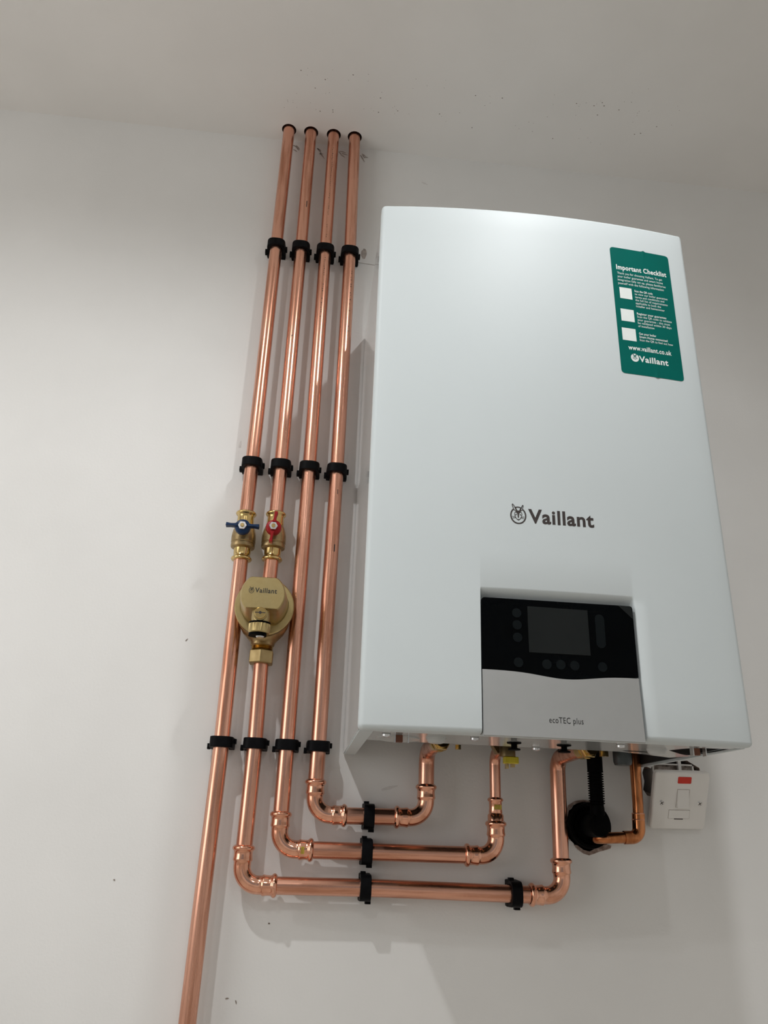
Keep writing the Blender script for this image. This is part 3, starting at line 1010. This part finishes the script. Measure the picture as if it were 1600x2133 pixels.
wave = [CPX0 + (CPX1 - CPX0) * k / 28 for k in range(29)]
top = rrect(CPX0, CPX1, 0, CPZ, .0035)
poly = [q for q in top if q[1] > .05]
gp = poly + [(x, split_z(x)) for x in wave]
cu = MB()
cu.prism(gp, (0, GY, 0), (1, 0, 0), (0, 0, 1), .0035)
cu.v = [Vector((v.x, GY if i < len(gp) else GY + .012, v.z)) for i, v in enumerate(cu.v)]
glass = cu.build('display_panel', 'glass_black', boiler, smooth=0, bevel=.0006)
s1 = MB()
s1.prism([(.2507, .0970), (.3206, .0963), (.3210, .0445), (.2509, .0444)], (0, GY - .0003, 0), (1, 0, 0), (0, 0, 1), .0002)
s1.build('screen', 'screen', glass, smooth=0)
for x, z in ((.2382, .0884), (.2383, .0746), (.2384, .0604), (.2385, .0325), (.2705, .0321), (.2862, .0325), (.3020, .0323), (.3338, .0324)):
    k = MB()
    k.prism(circle(.0054, 24, x, z), (0, GY - .0003, 0), (1, 0, 0), (0, 0, 1), .0002)
    k.build('touch_key', 'key', glass, smooth=0)
k = MB()
k.prism(rrect(.3288, .3396, .0535, .0925, .0054), (0, GY - .0003, 0), (1, 0, 0), (0, 0, 1), .0002)
k.build('touch_slider', 'key', glass, smooth=0)
k = MB()
k.prism([(.3575, CPZ - .0004), (.3710, CPZ - .0004), (.3740, CPZ - .0034), (.3740, .0890)], (0, GY - .0003, 0), (1, 0, 0), (0, 0, 1), .0002)
k.build('film_corner', 'screen', glass, smooth=0)
fl = MB()
fp = [(x, split_z(x) - .0010) for x in wave] + [(CPX1, BZB - .0035), (CPX0, BZB - .0035)]
nfp = len(fp)
# the flap leans out a little towards its bottom edge and keeps the curve of the front
fvs = [(x, face(x) - .0018 - .0035 * (max(0, .02 - z) / .065), z) for x, z in fp]
fvs += [(x, -.3150, z + (.004 if z < BZB else 0)) for x, z in fp]
nfr = 28
cols = wave
fvs, ffs = [], []
rowsz = [0, .33, .66, .94, .985, 1.0]
for j, t in enumerate(rowsz):
    for x in cols:
        zt_, zb_ = split_z(x) - .0010, BZB - .0032
        z = zt_ + (zb_ - zt_) * t
        yy = face(x) - .0002 - .0030 * t + (.0010 if t == 1.0 else 0)
        fvs.append((x, yy, z))
nc = len(cols)
for j in range(len(rowsz) - 1):
    for i in range(nc - 1):
        ffs.append((j * nc + i, j * nc + i + 1, (j + 1) * nc + i + 1, (j + 1) * nc + i))
lp = [i for i in range(nc)] + [j * nc + nc - 1 for j in range(1, len(rowsz))] + [(len(rowsz) - 1) * nc + i for i in range(nc - 2, -1, -1)] + [j * nc for j in range(len(rowsz) - 2, 0, -1)]
b0 = len(fvs)
for i in lp:
    x, y, z = fvs[i]
    fvs.append((x, -.3140, z + (.0035 if z < BZB else 0)))
ffs += [(lp[k], b0 + k, b0 + (k + 1) % len(lp), lp[(k + 1) % len(lp)]) for k in range(len(lp))]
flap = MB().add(fvs, ffs).build('control_flap', 'silver', boiler, smooth=30)


def fflap(u, v):
    t = (split_z(u) - .001 - v) / (split_z(u) - .001 - BZB + .0032)
    return (u, face(u) - .00035 - .0030 * t, v)


tx = MB()
put_text(tx, 'ecoTEC plus', .2690, .3066, -.0312, fflap, .0064, 0)
tx.build('flap_lettering', 'black_ink', flap, smooth=0, label='printed model lettering')


# front logo
def ff(d):
    return lambda u, v: (u, face(u) - d, v)


lg = MB()
put_text(lg, 'Vaillant', .2558, .3360, .1990, ff(.0002), .0172, .050)
emblem(lg, .2437, .2072, .0097, ff(.0002))
lg.build('front_logo', 'dark_ink', front, smooth=0, label='dark brand name with hare emblem')

# green sticker
SX0, SX1, SZ0, SZ1 = .3898, .4790, .4217, .6302
out = rrect(SX0, SX1, SZ0, SZ1, .0050, 6)
st = MB()
cols = [SX0 + (SX1 - SX0) * k / 20 for k in range(21)]


def zspan(x):
    d = min(x - SX0, SX1 - x)
    c = 0 if d >= .005 else .005 - math.sqrt(max(0, .005 ** 2 - (.005 - d) ** 2))
    bulge = .0012 * math.exp(-((x - .4405) / .0022) ** 2)
    return SZ0 + c - bulge * .8, SZ1 - c + bulge


cols = sorted(set(cols + [SX0 + k for k in (.0004, .0012, .0025)] + [SX1 - k for k in (.0004, .0012, .0025)] + [.4405 + k for k in (-.004, -.0022, -.001, 0, .001, .0022, .004)]))


def crease(x):
    return .0007 * math.exp(-((x - .4405) / .0022) ** 2)


vs, fs = [], []
for x in cols:
    a, b = zspan(x)
    for t in (0, .02, .045, .075, .5, .92, .955, .98, 1):
        w = max(0, 1 - t / .07) + max(0, 1 - (1 - t) / .07)
        vs.append((x, face(x) - .0003 - crease(x) * min(1, w), a + (b - a) * t))
for i in range(len(cols) - 1):
    fs += [(i * 9 + k, (i + 1) * 9 + k, (i + 1) * 9 + k + 1, i * 9 + k + 1) for k in range(8)]
sticker = MB().add(vs, fs).build('sticker', 'green', boiler, smooth=60, label='green checklist sticker')
fs3 = ff(.00048)
fs4 = ff(.0008)
t = MB()
put_text(t, 'Important Checklist', .3968, .4725, .5922, fs3, .0080, .050)
for k, (s, x1) in enumerate((('Thank you for choosing Vaillant. To get', .4650), ('your boiler guarantee and smart home', .4655),
                             ('integration fully set up, please familiarise', .4690), ('yourself with the following information', .4655))):
    put_text(t, s, .3975 - k * .0001, x1, .5840 - k * .0058, fs3, .0036, .012)
for z0, lines in ((.5568, (('Scan the QR code', .4475, 1), ('to view our boiler guarantee', .4695, 0), ('terms and conditions and', .4640, 0),
                           ('the full list of requirements', .4685, 0), ('applicable to both the', .4580, 0), ('installer and homeowner', .4630, 0))),
                  (.5190, (('Register your guarantee', .4640, 1), ('Scan the QR code to validate', .4715, 0), ('your guarantee - this must', .4685, 0),
                           ('be validated within 30 days', .4700, 0), ('of installation', .4440, 0))),
                  (.4862, (('Get your boiler', .4455, 1), ('Smart Home connected', .4615, 1), ('Scan the QR to find out how', .4690, 0)))):
    for k, (s, x1, b) in enumerate(lines):
        put_text(t, s, .4205, x1, z0 - k * .0051, fs3, .0034, .040 if b else .012)
put_text(t, 'www.vaillant.co.uk', .4028, .4651, .4600, fs3, .0072, .040)
put_text(t, 'Vaillant', .4165, .4585, .4427, fs3, .0090, .050)
t.build('sticker_lettering', 'white_ink', sticker, smooth=0, label='white printed text')
for x0, x1, z0, z1 in ((.3984, .4163, .5428, .5614), (.3970, .4161, .5053, .5252), (.3960, .4158, .4742, .4940)):
    q = MB()
    q.prism([(x0, z0), (x1, z0), (x1, z1), (x0, z1)], (0, 0, 0), (1, 0, 0), (0, 0, 1), .0001)
    q.v = [Vector((v.x, face(v.x) - .00042, v.z)) for v in q.v[:4]]
    q.f = [(0, 1, 2, 3)]
    q.build('white_square', 'white_ink', sticker, smooth=0)
em = MB()
em.prism([(x * .0056 + .4108, z * .0063 + .4478) for x, z in circle(1, 32)], (0, 0, 0), (1, 0, 0), (0, 0, 1), .0001)
em.v = [Vector((v.x, face(v.x) - .00042, v.z)) for v in em.v[:32]]
em.f = [tuple(range(32))]
e1 = em.build('emblem_disc', 'white_ink', sticker, smooth=0)
hm = MB()
emblem(hm, .4108, .4480, .0050, ff(.00052), False)
hm.build('emblem_hare', 'green', sticker, smooth=0)


# ------------------------------------------------------------------ condensate hose and waste pipe
wp = thing('waste_pipe', (.4252, 0, -.1275), 'black round waste pipe end set in a ragged hole in the wall', 'waste pipe')
MB().lathe([(.0300, 0), (.0308, .001), (.0308, .060), (.0300, .064), (.0262, .064), (.0258, .058), (.0258, .010)], (.4250, .052, -.1262), (0, -1, 0), 48, cap1=False).build('pipe_end', 'rubber', wp)
MB().lathe([(.0255, 0), (.0255, .010), (.020, .016)], (.4250, .010, -.1262), (0, -1, 0), 40).build('bung', 'rubber', wp)
hs = thing('condensate_hose', (.4212, -.058, -.127), 'ribbed black rubber condensate hose hanging into the waste pipe', 'hose')
MB().lathe([(.0150, 0), (.0152, .004), (.0154, .036), (.0146, .0415), (.0110, .0430)], (.4212, -.018, -.1262), (0, -1, 0), 40).build('spigot', 'rubber', hs, smooth=50)
pr, hz = [], -.128
z = -.128
while z < -.092:
    pr.append((.0098, z + .128))
    z += .004
zz = -.100
while zz < -.058:
    pr += [(.0090, zz + .128), (.0090, zz + .1294), (.0110, zz + .1297), (.0110, zz + .1310)]
    zz += .0032
pr = [q for q in pr]
pr.sort(key=lambda q: q[1])
pr += [(.0107, .0725), (.0108, .090), (.0112, .125)]
MB().lathe(pr, (.4212, -.052, -.128), (.010, 0, 1), 36, hint=Vector((0, 1, 0))).build('ribbed_tube', 'rubber', hs, smooth=30)
# plaster crumbs around the hole
for poly in ([(.392, -.112), (.397, -.100), (.408, -.0935), (.420, -.0915), (.431, -.0925), (.430, -.0945), (.418, -.0945), (.406, -.0985), (.398, -.107), (.3945, -.118), (.3930, -.135), (.397, -.148), (.393, -.143), (.3905, -.128)],
             [(.402, -.152), (.408, -.1585), (.416, -.1635), (.424, -.1655), (.432, -.163), (.440, -.1600), (.448, -.158), (.456, -.1555), (.4575, -.1520), (.450, -.1500), (.440, -.1530), (.432, -.1570), (.425, -.1605), (.416, -.1585), (.408, -.153)]):
    MB().prism(poly, (0, -.0008, 0), (1, 0, 0), (0, 0, 1), -.0008).build('broken_plaster', 'plaster', wall_back, smooth=0)

# ------------------------------------------------------------------ fused spur, hanging out of its box
so = Vector((.5539, -.0295, -.0890))
ex = Vector((.0821, 0, .0015)).normalized()
up = Vector((.0009, -.035, .0750)).normalized()
spur = thing('fused_switch', so, 'white square fused switch with red neon hanging out of the wall', 'switch')
nrm = ex.cross(up).normalized()
if nrm.y > 0:
    nrm = -nrm


def sp3(u, v, d=0):
    return so + ex * u + up * v + nrm * d


def sprism(mb, poly, d0, d1):
    n = len(poly)
    mb.add([sp3(u, v, d0) for u, v in poly] + [sp3(u, v, d1) for u, v in poly],
           [tuple(range(n - 1, -1, -1)), tuple(range(n, 2 * n))] + [(k, (k + 1) % n, n + (k + 1) % n, n + k) for k in range(n)])
    return mb


pl = MB()
o1 = rrect(-.0411, .0411, -.0419, .0419, .0050, 5)
o2 = rrect(-.0392, .0392, -.0400, .0400, .0040, 5)
n = len(o1)
pl.add([sp3(u, v, -.0090) for u, v in o1] + [sp3(u, v, -.0015) for u, v in o1] + [sp3(u, v, 0) for u, v in o2],
       [(k, (k + 1) % n, n + (k + 1) % n, n + k) for k in range(n)] + [(n + k, n + (k + 1) % n, 2 * n + (k + 1) % n, 2 * n + k) for k in range(n)]
       + [tuple(range(2 * n, 3 * n)), tuple(range(n - 1, -1, -1))])
pl.build('plate', 'white_plastic', spur, smooth=30, bevel=.0008)
sprism(MB(), rrect(-.0069, .0131, .0255, .0352, .0012, 3), -.002, .0008).build('neon', 'neon', spur, bevel=.0004, label='red neon indicator')
rk = MB()
rk.add([sp3(u, v, d) for u, v, d in ((-.0058, -.0092, 0), (.0118, -.0092, 0), (.0118, .0164, 0), (-.0058, .0164, 0),
                                     (-.0052, -.0092, .0042), (.0112, -.0092, .0042), (.0112, .0164, .0006), (-.0052, .0164, .0006))],
       [(0, 1, 5, 4), (1, 2, 6, 5), (2, 3, 7, 6), (3, 0, 4, 7), (4, 5, 6, 7)])
rk.build('rocker', 'white_plastic', spur, smooth=0)
sprism(MB(), rrect(-.0064, .0124, -.0098, .0170, .0005, 2), -.001, .00015).build('rocker_gap', 'smudge', spur, smooth=0)
sprism(MB(), rrect(-.0162, .0156, -.0262, -.0130, .0005, 2), -.001, .00015).build('carrier_gap', 'smudge', spur, smooth=0)
fc = sprism(MB(), rrect(-.0157, .0151, -.0257, -.0135, .0006, 2), -.001, .0008).build('fuse_carrier', 'white_plastic', spur, smooth=0, bevel=.0003)
sprism(MB(), [(-.0070, -.0268), (.0060, -.0268), (.0060, -.0255), (-.0070, -.0255)], 0, .0010).build('finger_notch', 'dark_ink', spur, smooth=0)
for u in (-.0280, .0290):
    mb = MB()
    mb.lathe([(.0036, 0), (.0036, .0006), (.0028, .0012)], sp3(u, -.0032, 0), nrm, 20)
    s = mb.build('screw', 'steel', spur)
    d = MB()
    for k in range(2):
        a = .7 + k * math.pi / 2
        du, dv = math.cos(a), math.sin(a)
        q = [(u + du * .0026 - dv * .0004, -.0032 + dv * .0026 + du * .0004), (u + du * .0026 + dv * .0004, -.0032 + dv * .0026 - du * .0004),
             (u - du * .0026 + dv * .0004, -.0032 - dv * .0026 - du * .0004), (u - du * .0026 - dv * .0004, -.0032 - dv * .0026 + du * .0004)]
        sprism(d, q, .0010, .0014)
    d.build('slot', 'black_ink', s, smooth=0)
bk = sprism(MB(), rrect(-.028, .028, -.028, .026, .002, 2), -.024, -.008).build('module', 'white_plastic', spur, smooth=0)
for mtl, x, z in (('wire_brown', .560, -.045), ('wire_blue', .552, -.050), ('wire_grey', .590, -.044)):
    a = sp3((x - so.x), .018, -.022)
    pth = [Vector((x, .040, z)), Vector((x + .003, .015, z - .004)), Vector((x + .002, -.004, z - .008)), a]
    pts = [pth[0].lerp(pth[1], k / 4) for k in range(4)] + [pth[1].lerp(pth[2], k / 4) for k in range(4)] + [pth[2].lerp(pth[3], k / 4) for k in range(5)]
    MB().sweep(pts, .0018, 10).build('wire', mtl, spur)
holed_plane([(.5135, -.050), (.518, -.040), (.527, -.0435), (.535, -.034), (.55, -.030), (.568, -.032), (.585, -.030), (.603, -.040), (.606, -.060), (.602, -.078), (.58, -.083), (.55, -.084), (.528, -.0835), (.518, -.082), (.5125, -.074), (.5155, -.062)],
            [[(.530, -.0815), (.594, -.0815), (.594, -.0355), (.530, -.0355)]], lambda u, v: (u, .004 + .004 * math.sin(u * 900) * math.cos(v * 700), v)).build('plaster_fill', 'plaster_pale', wall_back, smooth=0)
bb = thing('back_box', (.560, .03, -.057), 'white back box sunk in the wall behind the hanging switch', 'back box')
q = MB()
bx0, bx1, bz0, bz1 = .5300, .5940, -.0815, -.0355
q.bnd(bx0, bx0 + .002, .000, .045, bz0, bz1).bnd(bx1 - .002, bx1, .000, .045, bz0, bz1).bnd(bx0, bx1, .000, .045, bz0, bz0 + .002).bnd(bx0, bx1, .000, .045, bz1 - .002, bz1).bnd(bx0, bx1, .043, .045, bz0, bz1)
q.build('shell', 'white_plastic', bb, smooth=0)
q = MB()
q.bnd(.570, .5745, -.001, .004, bz0, bz1 + .006)
q.build('lug', 'white_plastic', bb, smooth=0)


# ------------------------------------------------------------------ ceiling downlights (A and B cast the main shadows, the rest are added fill)
DLTXT = {'E': 'added ceiling fill lamp far to the left of the pipes', 'A': 'recessed ceiling downlight in front of the left part of the wall', 'B': 'recessed ceiling downlight in front of the boiler',
         'C': 'added ceiling fill lamp behind the photographer, left', 'D': 'added ceiling fill lamp behind the photographer, right'}
for key, x, y in DOWNLIGHTS:
    t = thing('downlight', (x, y, ZC), DLTXT[key], 'light', 'ceiling downlights')
    MB().lathe([(.0420, 0), (.0430, .002), (.0400, .0050), (.0300, .0055), (.0285, .0010)], (x, y, ZC - .0002), (0, 0, -1), 40, cap1=False).build('bezel', 'white_plastic', t)
    MB().lathe([(.0280, 0), (.0280, .0012)], (x, y, ZC - .0005), (0, 0, -1), 32).build('lens', 'lamp_glow', t)
    ld = bpy.data.lights.new('downlight_lamp', 'SPOT')
    ld.energy = LAMP_POWER[key]
    ld.color = (.975, .99, 1.0)
    ld.spot_size = math.radians(158)
    ld.spot_blend = 1.0
    ld.shadow_soft_size = .020
    lo = bpy.data.objects.new('downlight_lamp', ld)
    lo.location = (0, 0, -.010)
    COL.objects.link(lo)
    lo.parent = t
